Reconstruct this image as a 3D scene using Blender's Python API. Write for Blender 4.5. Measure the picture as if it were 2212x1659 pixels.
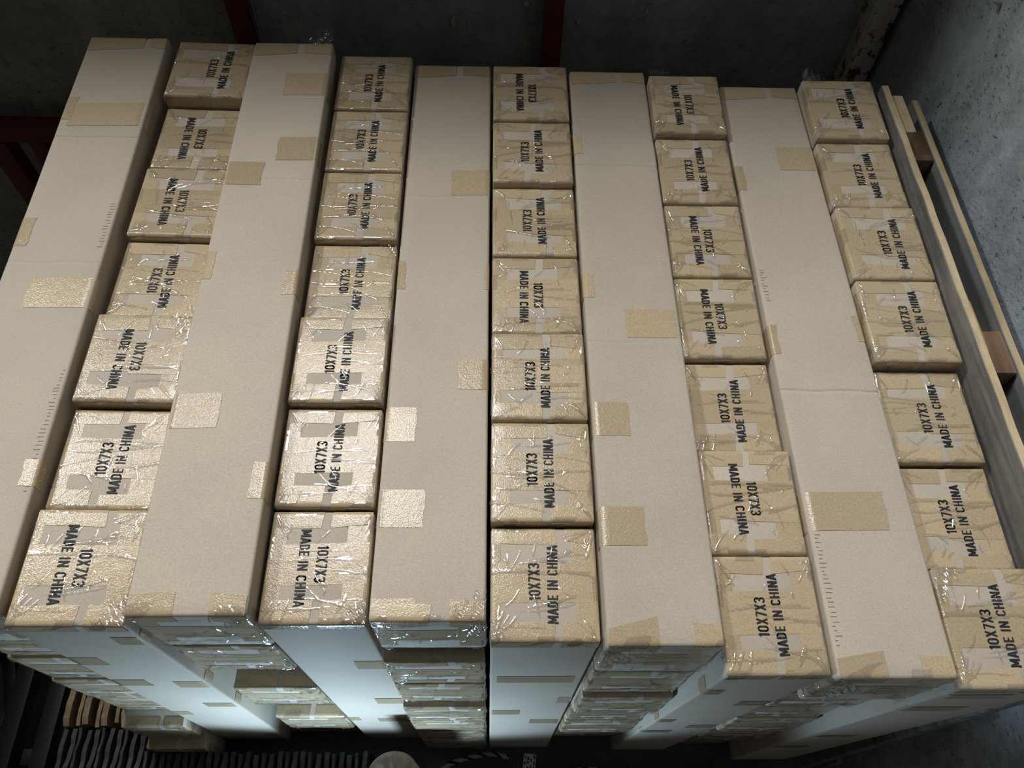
import bpy, bmesh, math, random
import numpy as np
from mathutils import Vector, Matrix, noise

for o in list(bpy.data.objects):
    bpy.data.objects.remove(o)
SC = bpy.context.scene
COL = SC.collection
PI = math.pi

# ------------------------------------------------------------------ camera
F_PX = 1720.5
PITCH, ROLL, YAW = math.radians(59.0165), math.radians(2.8232), math.radians(-2.8711)
CAM_Z = 2.7773
_R = np.array([[1, 0, 0], [0, math.cos(PITCH), -math.sin(PITCH)], [0, math.sin(PITCH), math.cos(PITCH)]])
_Rz = np.array([[math.cos(YAW), math.sin(YAW), 0], [-math.sin(YAW), math.cos(YAW), 0], [0, 0, 1]])
_R = _R @ _Rz
_right = math.cos(ROLL) * _R[0] + math.sin(ROLL) * _R[2]
_up = -math.sin(ROLL) * _R[0] + math.cos(ROLL) * _R[2]
_fw = _R[1]
cam_data = bpy.data.cameras.new('camera')
cam_data.sensor_fit = 'HORIZONTAL'
cam_data.sensor_width = 36.0
cam_data.lens = F_PX / 2212 * 36.0
cam_data.clip_start = 0.02
cam = bpy.data.objects.new('camera', cam_data)
COL.objects.link(cam)
m3 = Matrix(((_right[0], _up[0], -_fw[0]), (_right[1], _up[1], -_fw[1]), (_right[2], _up[2], -_fw[2])))
cam.matrix_world = Matrix.Translation((0, 0, CAM_Z)) @ m3.to_4x4()
SC.camera = cam

# ------------------------------------------------------------------ exposure, world, lights
SC.view_settings.view_transform = 'Standard'
SC.view_settings.look = 'None'
SC.view_settings.exposure = 0.0
SC.view_settings.gamma = 1.0
SC.view_settings.use_curve_mapping = False
world = bpy.data.worlds.new('world')
SC.world = world
world.use_nodes = True
world.node_tree.nodes['Background'].inputs[0].default_value = (0.86, 0.82, 0.76, 1)
world.node_tree.nodes['Background'].inputs[1].default_value = 0.068


def area_light(name, loc, target, size, size_y, power, color, spread=180):
    d = bpy.data.lights.new(name, 'AREA')
    d.shape = 'RECTANGLE'
    d.size, d.size_y = size, size_y
    d.energy = power
    d.color = color
    d.spread = math.radians(spread)
    o = bpy.data.objects.new(name, d)
    COL.objects.link(o)
    o.location = loc
    o.rotation_euler = (Vector(target) - Vector(loc)).to_track_quat('-Z', 'Y').to_euler()
    return o


# high roof opening beyond the back wall: lights the tops, the wall cuts it off at the far ends
area_light('roof_light', (-1.55, 4.2, 8.5), (0.5, 0.8, 1.5), 2.1, 2.6, 470, (0.985, 0.985, 0.975))
# cool roof window to the left, small and just over the back wall: sharp shadow edge near the far ends
area_light('roof_window', (-3.2, 2.49, 5.5), (0.6, 0.9, 1.5), 0.55, 0.32, 105, (0.93, 0.96, 0.95))
# cool hand torch lying low in front of the stack, shining up at the carton fronts
torch = bpy.data.lights.new('torch_light', 'SPOT')
torch.energy = 31
torch.color = (0.50, 0.74, 0.97)
torch.spot_size = math.radians(134)
torch.spot_blend = 0.25
torch.shadow_soft_size = 0.05
torch_ob = bpy.data.objects.new('torch_light', torch)
COL.objects.link(torch_ob)
torch_ob.location = (-0.42, -0.18, 0.64)
torch_ob.rotation_euler = Vector((0.10, 0.85, 0.50)).to_track_quat('-Z', 'Y').to_euler()


# ------------------------------------------------------------------ materials
def new_mat(name):
    m = bpy.data.materials.new(name)
    m.use_nodes = True
    nt = m.node_tree
    for n in list(nt.nodes):
        nt.nodes.remove(n)
    out = nt.nodes.new('ShaderNodeOutputMaterial')
    return m, nt, out


def N(nt, typ, **kw):
    n = nt.nodes.new(typ)
    for k, v in kw.items():
        if isinstance(k, str) and k.startswith('i_'):
            n.inputs[k[2:].replace('_', ' ')].default_value = v
        else:
            setattr(n, k, v)
    return n


def ramp(nt, fac, stops):
    r = nt.nodes.new('ShaderNodeValToRGB')
    el = r.color_ramp.elements
    while len(el) > 1:
        el.remove(el[-1])
    el[0].position, el[0].color = stops[0][0], (*stops[0][1], 1)
    for p, c in stops[1:]:
        e = el.new(p)
        e.color = (*c, 1)
    nt.links.new(fac, r.inputs[0])
    return r.outputs[0]


def coords(nt, scale=(1, 1, 1), kind='Object', randomize=False):
    tc = nt.nodes.new('ShaderNodeTexCoord')
    mp = nt.nodes.new('ShaderNodeMapping')
    mp.inputs['Scale'].default_value = scale
    nt.links.new(tc.outputs[kind], mp.inputs['Vector'])
    if randomize:
        oi = nt.nodes.new('ShaderNodeObjectInfo')
        cm = nt.nodes.new('ShaderNodeMath')
        cm.operation = 'MULTIPLY'
        cm.inputs[1].default_value = 37.0
        nt.links.new(oi.outputs['Random'], cm.inputs[0])
        nt.links.new(cm.outputs[0], mp.inputs['Location'])
    return mp.outputs[0]


def noise_tex(nt, vec, scale, detail=4, rough=0.55):
    n = nt.nodes.new('ShaderNodeTexNoise')
    n.inputs['Scale'].default_value = scale
    n.inputs['Detail'].default_value = detail
    n.inputs['Roughness'].default_value = rough
    nt.links.new(vec, n.inputs['Vector'])
    return n.outputs[0]


def bump(nt, height, strength, dist, normal=None):
    b = nt.nodes.new('ShaderNodeBump')
    b.inputs['Strength'].default_value = strength
    b.inputs['Distance'].default_value = dist
    nt.links.new(height, b.inputs['Height'])
    if normal is not None:
        nt.links.new(normal, b.inputs['Normal'])
    return b.outputs[0]


def principled(nt, out, color=None, rough=0.6, spec=0.5, normal=None, metallic=0.0):
    p = nt.nodes.new('ShaderNodeBsdfPrincipled')
    p.inputs['Roughness'].default_value = rough
    p.inputs['Specular IOR Level'].default_value = spec
    p.inputs['Metallic'].default_value = metallic
    if isinstance(color, tuple):
        p.inputs['Base Color'].default_value = (*color, 1)
    elif color is not None:
        nt.links.new(color, p.inputs['Base Color'])
    if normal is not None:
        nt.links.new(normal, p.inputs['Normal'])
    nt.links.new(p.outputs[0], out.inputs[0])
    return p


def mul_random(nt, col, lo, hi):
    oi = nt.nodes.new('ShaderNodeObjectInfo')
    mr = nt.nodes.new('ShaderNodeMapRange')
    mr.inputs['To Min'].default_value = lo
    mr.inputs['To Max'].default_value = hi
    nt.links.new(oi.outputs['Random'], mr.inputs['Value'])
    mx = nt.nodes.new('ShaderNodeVectorMath')
    mx.operation = 'SCALE'
    nt.links.new(col, mx.inputs[0])
    nt.links.new(mr.outputs[0], mx.inputs['Scale'])
    return mx.outputs[0]


def mat_cardboard(name, base, flute_axis):
    m, nt, out = new_mat(name)
    v = coords(nt, randomize=True)
    n1 = noise_tex(nt, v, 420, 3, 0.7)
    n2 = noise_tex(nt, v, 5, 3, 0.5)
    b = np.array(base)
    c1 = ramp(nt, n1, [(0.3, tuple(b * 0.86)), (0.7, tuple(b * 1.12))])
    mixn = N(nt, 'ShaderNodeMixRGB', blend_type='MULTIPLY')
    mixn.inputs[0].default_value = 1
    nt.links.new(c1, mixn.inputs[1])
    nt.links.new(ramp(nt, n2, [(0.3, (0.93, 0.93, 0.93)), (0.7, (1.04, 1.03, 1.02))]), mixn.inputs[2])
    col = mul_random(nt, mixn.outputs[0], 0.95, 1.04)
    sc = [6, 6, 6]
    sc[flute_axis] = 240
    v2 = coords(nt, tuple(sc))
    fl = noise_tex(nt, v2, 1.0, 1, 0.4)
    nrm = bump(nt, fl, 0.10, 0.001)
    nrm = bump(nt, n1, 0.12, 0.0008, nrm)
    principled(nt, out, col, 0.78, 0.25, nrm)
    return m


def mat_tape():
    m, nt, out = new_mat('brown_tape')
    v = coords(nt, randomize=True)
    n1 = noise_tex(nt, v, 380, 2, 0.6)
    n2 = noise_tex(nt, v, 60, 3, 0.6)
    c = ramp(nt, n1, [(0.3, (0.37, 0.286, 0.180)), (0.7, (0.485, 0.380, 0.247))])
    col = mul_random(nt, c, 0.95, 1.20)
    nrm = bump(nt, n1, 0.30, 0.0014)
    nrm = bump(nt, n2, 0.16, 0.0030, nrm)
    principled(nt, out, col, 0.16, 0.38, nrm)
    return m


def mat_film():
    m, nt, out = new_mat('clear_film')
    tr = nt.nodes.new('ShaderNodeBsdfTransparent')
    tr.inputs[0].default_value = (0.97, 0.97, 0.975, 1)
    gl = nt.nodes.new('ShaderNodeBsdfGlossy')
    gl.inputs['Roughness'].default_value = 0.10
    gl.inputs[0].default_value = (0.95, 0.97, 1.0, 1)
    fr = nt.nodes.new('ShaderNodeFresnel')
    fr.inputs['IOR'].default_value = 1.55
    ml = N(nt, 'ShaderNodeMath', operation='MULTIPLY')
    ml.inputs[1].default_value = 1.6
    nt.links.new(fr.outputs[0], ml.inputs[0])
    mn = N(nt, 'ShaderNodeMath', operation='MINIMUM')
    mn.inputs[1].default_value = 0.34
    nt.links.new(ml.outputs[0], mn.inputs[0])
    mx = nt.nodes.new('ShaderNodeMixShader')
    nt.links.new(mn.outputs[0], mx.inputs[0])
    nt.links.new(tr.outputs[0], mx.inputs[1])
    nt.links.new(gl.outputs[0], mx.inputs[2])
    nt.links.new(mx.outputs[0], out.inputs[0])
    v = coords(nt)
    nrm = bump(nt, noise_tex(nt, v, 130, 2, 0.5), 0.25, 0.002)
    nt.links.new(nrm, gl.inputs['Normal'])
    return m


def mat_simple(name, color, rough=0.6, spec=0.4, var=0.15, scale=30, bump_s=0.2, metallic=0.0, dist=0.003):
    m, nt, out = new_mat(name)
    v = coords(nt, randomize=True)
    n = noise_tex(nt, v, scale, 5, 0.65)
    b = np.array(color)
    col = mul_random(nt, ramp(nt, n, [(0.25, tuple(b * (1 - var))), (0.75, tuple(b * (1 + var)))]), 0.9, 1.1)
    principled(nt, out, col, rough, spec, bump(nt, n, bump_s, dist), metallic)
    return m


def mat_concrete(name, color, dents=1.0, scale=1.0):
    m, nt, out = new_mat(name)
    v = coords(nt)
    big = noise_tex(nt, v, 2.2 * scale, 5, 0.6)
    mid = noise_tex(nt, v, 22 * scale, 6, 0.72)
    fine = noise_tex(nt, v, 110 * scale, 4, 0.7)
    b = np.array(color)
    c = ramp(nt, big, [(0.3, tuple(b * 0.82)), (0.7, tuple(b * 1.15))])
    mx = N(nt, 'ShaderNodeMixRGB', blend_type='MULTIPLY')
    mx.inputs[0].default_value = 0.8
    nt.links.new(c, mx.inputs[1])
    nt.links.new(ramp(nt, mid, [(0.33, (0.72, 0.72, 0.72)), (0.55, (1, 1, 1)), (0.8, (1.12, 1.12, 1.12))]), mx.inputs[2])
    # chipped dents, gathered in patches
    vd = coords(nt, (1, 1.0, 1.9))
    dn = noise_tex(nt, vd, 50 * scale, 6, 0.8)
    dents_r = ramp(nt, dn, [(0.30, (0, 0, 0)), (0.42, (1, 1, 1))])
    patch = ramp(nt, noise_tex(nt, v, 5.0 * scale, 3, 0.6), [(0.42, (0, 0, 0)), (0.56, (1, 1, 1))])
    vs_ = coords(nt, (1, 1.0, 0.45))
    smear = ramp(nt, noise_tex(nt, vs_, 9 * scale, 4, 0.6), [(0.40, (0.86, 0.86, 0.86)), (0.62, (1.10, 1.10, 1.11))])
    fleck = ramp(nt, noise_tex(nt, v, 70 * scale, 3, 0.7), [(0.60, (1, 1, 1)), (0.70, (1.22, 1.22, 1.22))])
    for extra in (smear, fleck):
        m2 = N(nt, 'ShaderNodeMixRGB', blend_type='MULTIPLY')
        m2.inputs[0].default_value = 1.0
        nt.links.new(mx.outputs[0], m2.inputs[1])
        nt.links.new(extra, m2.inputs[2])
        mx = m2
    inv = N(nt, 'ShaderNodeMixRGB', blend_type='MIX')
    nt.links.new(patch, inv.inputs[0])
    inv.inputs[1].default_value = (1, 1, 1, 1)
    nt.links.new(dents_r, inv.inputs[2])
    dk = N(nt, 'ShaderNodeMixRGB', blend_type='MULTIPLY')
    dk.inputs[0].default_value = 0.14 * dents
    nt.links.new(mx.outputs[0], dk.inputs[1])
    nt.links.new(inv.outputs[0], dk.inputs[2])
    mx = dk
    nrm = bump(nt, inv.outputs[0], 0.9 * dents, 0.010)
    nrm = bump(nt, mid, 0.5 * dents, 0.008, nrm)
    nrm = bump(nt, fine, 0.18, 0.002, nrm)
    principled(nt, out, mx.outputs[0], 0.85, 0.25, nrm)
    return m


def mat_wood(name, c_dark, c_light, axis=1):
    m, nt, out = new_mat(name)
    sc = [38, 38, 38]
    sc[axis] = 3.2
    v = coords(nt, tuple(sc), randomize=True)
    n = noise_tex(nt, v, 1.0, 6, 0.65)
    v2 = coords(nt, randomize=True)
    n2 = noise_tex(nt, v2, 9, 4, 0.6)
    c = ramp(nt, n, [(0.3, c_dark), (0.5, tuple((np.array(c_dark) + np.array(c_light)) / 2)), (0.68, c_light)])
    mx = N(nt, 'ShaderNodeMixRGB', blend_type='MULTIPLY')
    mx.inputs[0].default_value = 0.7
    nt.links.new(c, mx.inputs[1])
    nt.links.new(ramp(nt, n2, [(0.3, (0.62, 0.62, 0.64)), (0.55, (1, 1, 1))]), mx.inputs[2])
    principled(nt, out, mul_random(nt, mx.outputs[0], 0.88, 1.1), 0.75, 0.3, bump(nt, n, 0.35, 0.002))
    return m


def mat_rusty(name, paint, rust, thr=0.55):
    m, nt, out = new_mat(name)
    v = coords(nt)
    n = noise_tex(nt, v, 14, 6, 0.7)
    c = ramp(nt, n, [(thr - 0.02, paint), (thr + 0.03, rust), (0.8, tuple(np.array(rust) * 0.5))])
    principled(nt, out, c, 0.6, 0.4, bump(nt, n, 0.3, 0.003))
    return m


M = {}
CARD = (0.50, 0.432, 0.350)
M['card_flat'] = mat_cardboard('cardboard_lengthwise', CARD, 1)
M['card_up'] = mat_cardboard('cardboard_upright', CARD, 2)
M['tape'] = mat_tape()
M['film'] = mat_film()
M['ink'] = mat_simple('black_stamp_ink', (0.020, 0.020, 0.024), 0.6, 0.3, 0.3, 200, 0.0)
M['crease'] = mat_simple('cardboard_tick', (0.20, 0.145, 0.09), 0.8, 0.2)
M['wall_right'] = mat_concrete('rough_grey_concrete', (0.40, 0.445, 0.475), 1.0)
M['wall_back'] = mat_concrete('dark_wall_plaster', (0.32, 0.33, 0.30), 0.8, 0.8)
M['floor'] = mat_concrete('dim_floor_concrete', (0.16, 0.175, 0.18), 0.6, 0.7)
M['red'] = mat_simple('dark_red_paint', (0.115, 0.022, 0.016), 0.55, 0.4, 0.35, 18)
M['rusty'] = mat_rusty('flaking_white_paint', (0.55, 0.50, 0.46), (0.13, 0.04, 0.025))
M['black_steel'] = mat_simple('black_steel', (0.012, 0.012, 0.013), 0.5, 0.4)
M['wood_pale'] = mat_wood('pale_pine', (0.40, 0.29, 0.16), (0.66, 0.53, 0.35))
M['wood_grey'] = mat_wood('weathered_grey_board', (0.085, 0.08, 0.072), (0.30, 0.28, 0.25))
M['wood_smooth'] = mat_wood('smooth_grey_board', (0.20, 0.205, 0.19), (0.27, 0.27, 0.25))
M['wood_brown'] = mat_wood('brown_block_wood', (0.13, 0.07, 0.042), (0.27, 0.165, 0.105))
M['wood_orange'] = mat_wood('orange_pine', (0.36, 0.20, 0.07), (0.55, 0.36, 0.17))
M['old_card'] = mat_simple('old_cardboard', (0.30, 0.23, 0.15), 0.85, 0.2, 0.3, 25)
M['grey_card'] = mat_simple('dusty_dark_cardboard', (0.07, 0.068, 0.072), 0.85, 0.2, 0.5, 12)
M['tarp'] = mat_simple('black_plastic_sheet', (0.004, 0.005, 0.007), 0.6, 0.2, 0.3, 9, 0.5)
M['rope_pale'] = mat_simple('pale_rope_fibre', (0.24, 0.23, 0.22), 0.8, 0.2)
M['rope_dark'] = mat_simple('dark_rope_fibre', (0.012, 0.012, 0.014), 0.8, 0.2)
M['paper'] = mat_simple('label_paper', (0.42, 0.40, 0.37), 0.8, 0.2, 0.05)
M['log'] = mat_simple('post_end_grain', (0.20, 0.155, 0.125), 0.8, 0.2, 0.25, 60)


# ------------------------------------------------------------------ object helpers
def link(name, me, mat, parent=None, smooth=False):
    o = bpy.data.objects.new(name, me)
    COL.objects.link(o)
    if mat is not None and not me.materials:
        me.materials.append(mat)
    if parent is not None:
        o.parent = parent
    if smooth:
        me.shade_smooth()
    return o


def empty(name, loc=(0, 0, 0), rot=(0, 0, 0)):
    o = bpy.data.objects.new(name, None)
    o.empty_display_size = 0.05
    COL.objects.link(o)
    o.location = loc
    o.rotation_euler = rot
    return o


def tag(o, label=None, cat=None, group=None, kind=None):
    if label:
        o['label'] = label
    if cat:
        o['category'] = cat
    if group:
        o['group'] = group
    if kind:
        o['kind'] = kind
    return o


def mesh(name, verts, faces, mat=None, smooth=False):
    me = bpy.data.meshes.new(name)
    me.from_pydata([tuple(p) for p in verts], [], faces)
    me.update()
    if mat is not None:
        me.materials.append(mat)
    if smooth:
        me.shade_smooth()
    return me


def box_mesh(name, sx, sy, sz, mat, bevel=0.0, seg=2, rough=0.0, cuts=0, seed=0, base=True):
    """box centred in x and y, standing on z = 0 (or centred)"""
    bm = bmesh.new()
    bmesh.ops.create_cube(bm, size=1)
    bmesh.ops.scale(bm, vec=(sx, sy, sz), verts=bm.verts)
    if base:
        bmesh.ops.translate(bm, vec=(0, 0, sz / 2), verts=bm.verts)
    if bevel:
        bmesh.ops.bevel(bm, geom=list(bm.edges), offset=bevel, segments=seg, affect='EDGES', profile=0.5)
    if cuts:
        long_axis = int(np.argmax([sx, sy, sz]))
        es = [e for e in bm.edges if abs((e.verts[0].co - e.verts[1].co).normalized()[long_axis]) > 0.95
              and (e.verts[0].co - e.verts[1].co).length > 0.5 * max(sx, sy, sz)]
        bmesh.ops.subdivide_edges(bm, edges=es, cuts=cuts, use_grid_fill=True)
    if rough:
        for w in bm.verts:
            p = w.co * 14 + Vector((seed * 3.1, seed * 1.7, 0))
            w.co += Vector((noise.noise(p), noise.noise(p + Vector((9, 0, 0))), noise.noise(p + Vector((0, 9, 0))))) * rough
    me = bpy.data.meshes.new(name)
    bm.to_mesh(me)
    bm.free()
    me.materials.append(mat)
    if bevel:
        me.shade_smooth()
        me.set_sharp_from_angle(angle=math.radians(40))
    return me


def tube_mesh(name, pts, r, mat, sides=8):
    verts, faces = [], []
    pts = [Vector(p) for p in pts]
    for i, p in enumerate(pts):
        d = (pts[min(i + 1, len(pts) - 1)] - pts[max(i - 1, 0)]).normalized()
        a = d.orthogonal().normalized() if abs(d.z) > 0.95 else d.cross(Vector((0, 0, 1))).normalized()
        b = d.cross(a)
        for k in range(sides):
            t = 2 * PI * k / sides
            verts.append(p + (a * math.cos(t) + b * math.sin(t)) * r)
    for i in range(len(pts) - 1):
        for k in range(sides):
            k2 = (k + 1) % sides
            faces.append((i * sides + k, i * sides + k2, (i + 1) * sides + k2, (i + 1) * sides + k))
    faces.append(tuple(range(sides))[::-1])
    faces.append(tuple((len(pts) - 1) * sides + k for k in range(sides)))
    return mesh(name, verts, faces, mat, True)


# ------------------------------------------------------------------ the setting
def slab(name, cx, cy, cz, sx, sy, sz, mat):
    o = link(name, box_mesh(name, sx, sy, sz, mat, base=False), None)
    o.location = (cx, cy, cz)
    return tag(o, kind='structure')


WALL_Y, WALL_X = 2.0, 1.10
slab('floor', -0.4, 0.2, -0.05, 4.2, 4.0, 0.1, M['floor'])
slab('wall_back', -0.4, WALL_Y + 0.1, 1.705, 4.2, 0.2, 3.41, M['wall_back'])
slab('wall_right', WALL_X + 0.1, 0.2, 1.40, 0.2, 3.6, 2.8, M['wall_right'])

# ------------------------------------------------------------------ carton parts
W, D, LEN = 0.186, 0.1905, 1.36
RAD = 0.0055


def fold(a, half, r=RAD):
    """unroll coordinate a over a rounded edge: returns (position, drop, normal angle)"""
    s = 1 if a >= 0 else -1
    a = abs(a)
    flat = half - r
    if a <= flat:
        return s * a, 0.0, 0.0
    q = a - flat
    arc = r * PI / 2
    if q <= arc:
        t = q / r
        return s * (flat + r * math.sin(t)), r * (1 - math.cos(t)), s * t
    return s * half, r + (q - arc), s * PI / 2


def surf(u, v, off, hw=W / 2, hd=D / 2, top=LEN):
    pu, du, au = fold(u, hw)
    pv, dv, av = fold(v, hd)
    nu, nv = math.sin(au), math.sin(av)
    nn = math.cos(au) * math.cos(av)
    l = math.sqrt(nu * nu + nv * nv + nn * nn) or 1
    return (pu + off * nu / l, pv + off * nv / l, top - max(du, dv) + off * nn / l)


def tape_mesh(name, quad, off, nu, nv, hw=W / 2, hd=D / 2, top=LEN, ragged=0.0, seed=0):
    """a strip of tape laid on the carton end; quad = 4 unrolled (u, v) corners"""
    rnd = random.Random(seed)
    (a, b, c, d) = quad
    verts, faces = [], []
    for j in range(nv + 1):
        t = j / nv
        for i in range(nu + 1):
            s = i / nu
            u = (1 - t) * ((1 - s) * a[0] + s * b[0]) + t * ((1 - s) * d[0] + s * c[0])
            v = (1 - t) * ((1 - s) * a[1] + s * b[1]) + t * ((1 - s) * d[1] + s * c[1])
            if ragged and (i == nu or i == 0):
                u += rnd.uniform(-ragged, ragged)
            verts.append(surf(u, v, off + (0.00015 if (i in (0, nu) or j in (0, nv)) else 0.0003), hw, hd, top))
    for j in range(nv):
        for i in range(nu):
            k = j * (nu + 1) + i
            faces.append((k, k + 1, k + nu + 2, k + nu + 1))
    return mesh(name, verts, faces, M['tape'], True)


# block letters for the stamp: strokes in a 0.5 x 1 cell
def arc(cx, cy, rx, ry, a0, a1, n=10):
    return [(cx + rx * math.cos(math.radians(a0 + (a1 - a0) * k / n)), cy + ry * math.sin(math.radians(a0 + (a1 - a0) * k / n))) for k in range(n + 1)]


GL = {
    '1': (0.24, [[(0.02, 0.76), (0.15, 0.92), (0.15, 0.0)]]),
    '0': (0.46, [arc(0.23, 0.70, 0.155, 0.225, 0, 180) + arc(0.23, 0.30, 0.155, 0.225, 180, 360) + [(0.385, 0.70)]]),
    'X': (0.46, [[(0.06, 0.0), (0.40, 1.0)], [(0.40, 0.0), (0.06, 1.0)]]),
    '7': (0.42, [[(0.04, 0.925), (0.36, 0.925), (0.15, 0.0)]]),
    '3': (0.46, [arc(0.22, 0.715, 0.155, 0.21, 165, -80, 12) + [(0.18, 0.52)], [(0.18, 0.52)] + arc(0.22, 0.285, 0.16, 0.21, 80, -165, 12)]),
    'M': (0.62, [[(0.08, 0.0), (0.08, 1.0)], [(0.54, 0.0), (0.54, 1.0)], [(0.10, 0.97), (0.31, 0.22), (0.52, 0.97)]]),
    'A': (0.48, [[(0.05, 0.0), (0.24, 0.98), (0.43, 0.0)], [(0.12, 0.27), (0.36, 0.27)]]),
    'D': (0.48, [[(0.08, 0.075), (0.20, 0.075)] + arc(0.20, 0.30, 0.19, 0.225, -90, 0, 6) + arc(0.20, 0.70, 0.19, 0.225, 0, 90, 6) + [(0.08, 0.925)], [(0.09, 0.0), (0.09, 1.0)]]),
    'E': (0.42, [[(0.09, 0.0), (0.09, 1.0)], [(0.09, 0.925), (0.38, 0.925)], [(0.09, 0.5), (0.35, 0.5)], [(0.09, 0.075), (0.38, 0.075)]]),
    'I': (0.20, [[(0.10, 0.0), (0.10, 1.0)]]),
    'N': (0.52, [[(0.09, 0.0), (0.09, 1.0)], [(0.43, 0.0), (0.43, 1.0)], [(0.10, 0.95), (0.42, 0.05)]]),
    'C': (0.46, [arc(0.23, 0.70, 0.155, 0.225, 10, 180, 8) + arc(0.23, 0.30, 0.155, 0.225, 180, 350, 8)]),
    'H': (0.50, [[(0.09, 0.0), (0.09, 1.0)], [(0.41, 0.0), (0.41, 1.0)], [(0.09, 0.5), (0.41, 0.5)]]),
    ' ': (0.22, []),
}
STROKE = 0.137


def text_mesh(name, text, height, length, mat, z):
    """stamped line of text, centred, reading along +x, flat at z"""
    verts, faces = [], []
    x = 0.0
    gap = 0.075
    lay = 0
    for ch in text:
        w, strokes = GL[ch]
        for st in strokes:
            lay += 1
            zz = z + (lay % 4) * 0.00003
            for k in range(len(st) - 1):
                p, q = Vector(st[k]), Vector(st[k + 1])
                d = (q - p)
                if d.length < 1e-6:
                    continue
                d.normalize()
                ext = 0.0 if (k == 0) else 0.035
                ext2 = 0.0 if (k == len(st) - 2) else 0.035
                n = Vector((-d.y, d.x)) * STROKE / 2
                p2, q2 = p - d * ext, q + d * ext2
                b = len(verts)
                for c in (p2 - n, q2 - n, q2 + n, p2 + n):
                    verts.append((x + c.x, c.y - 0.5, zz))
                faces.append((b, b + 1, b + 2, b + 3))
        x += w + gap
    x -= gap
    sx = length / x
    verts = [((a - x / 2) * sx, b * height, c) for a, b, c in verts]
    return mesh(name, verts, faces, mat)


ME = {}
ME['size_print'] = text_mesh('size_print', '10X7X3', 0.0205, 0.062, M['ink'], 0.0)
ME['origin_print'] = text_mesh('origin_print', 'MADE IN CHINA', 0.0185, 0.131, M['ink'], 0.0)
ME['body_up'] = box_mesh('carton_body', W, D, LEN, M['card_up'], RAD, 3)


def end_tapes(seed):
    """taping pattern on a carton end: H of strips leaving two bare cardboard windows"""
    r = random.Random(seed)
    j = lambda s=0.004: r.uniform(-s, s)
    hw, hd = W / 2, D / 2
    u0, u1 = -0.066 + j(0.008), 0.052 + j(0.012)
    v_top, v_mid1, v_mid0, v_bot = 0.062 + j(), 0.034 + j(), -0.032 + j(), -0.061 + j()
    g = 0.008 + j(0.02)
    dn = 0.022 + r.uniform(0, 0.018)
    res = []
    ex = 0.018
    # left and right strips (wrap over the sides)
    res.append(tape_mesh('tape', [(-hw - ex, -0.070), (u0 + j(), -0.068 + j()), (u0 + j(), 0.07 + j()), (-hw - ex, 0.07)], 0.0001, 12, 6, seed=seed))
    res.append(tape_mesh('tape', [(u1 + j(), -0.070 + j()), (hw + ex, -0.070), (hw + ex, 0.07), (u1 + j(), 0.07 + j())], 0.0001, 12, 6, seed=seed))
    # middle strip
    res.append(tape_mesh('tape', [(-hw + 0.004, v_mid0 + j()), (hw - 0.004, v_mid0 + j()), (hw - 0.004, v_mid1 + j()), (-hw + 0.004, v_mid1 + j())], 0.0004, 10, 6, seed=seed))
    if r.random() < 0.6:   # a second, skewed middle piece
        a = r.uniform(-0.03, 0.02)
        res.append(tape_mesh('tape', [(a, v_mid0 - 0.004 + j()), (hw - 0.006, v_mid0 - 0.006 + j()), (hw - 0.006, v_mid1 - 0.012 + j()), (a + j(), v_mid1 - 0.010 + j())], 0.0007, 8, 6, seed=seed))
    # far and near strips, each of two pieces with a slanting gap
    for s, vi in ((1, v_top), (-1, v_bot)):
        gg = g + j(0.012)
        sl = j(0.008)
        va, vb = vi + j(), vi + j()
        o = s * (hd + dn)
        q = [(-hw + 0.002, va), (gg - 0.006, vb), (gg - 0.006 + sl, o), (-hw + 0.002, o)]
        res.append(tape_mesh('tape', q, 0.0006, 8, 14, seed=seed))
        vb2 = vi + s * 0.004 + j(0.006)
        q = [(gg + 0.008 + j(0.004), vb2), (hw - 0.002, va + j(0.006)), (hw - 0.002, o), (gg + 0.008 + sl, o)]
        res.append(tape_mesh('tape', q, 0.0006, 8, 14, seed=seed))
    return res


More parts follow.
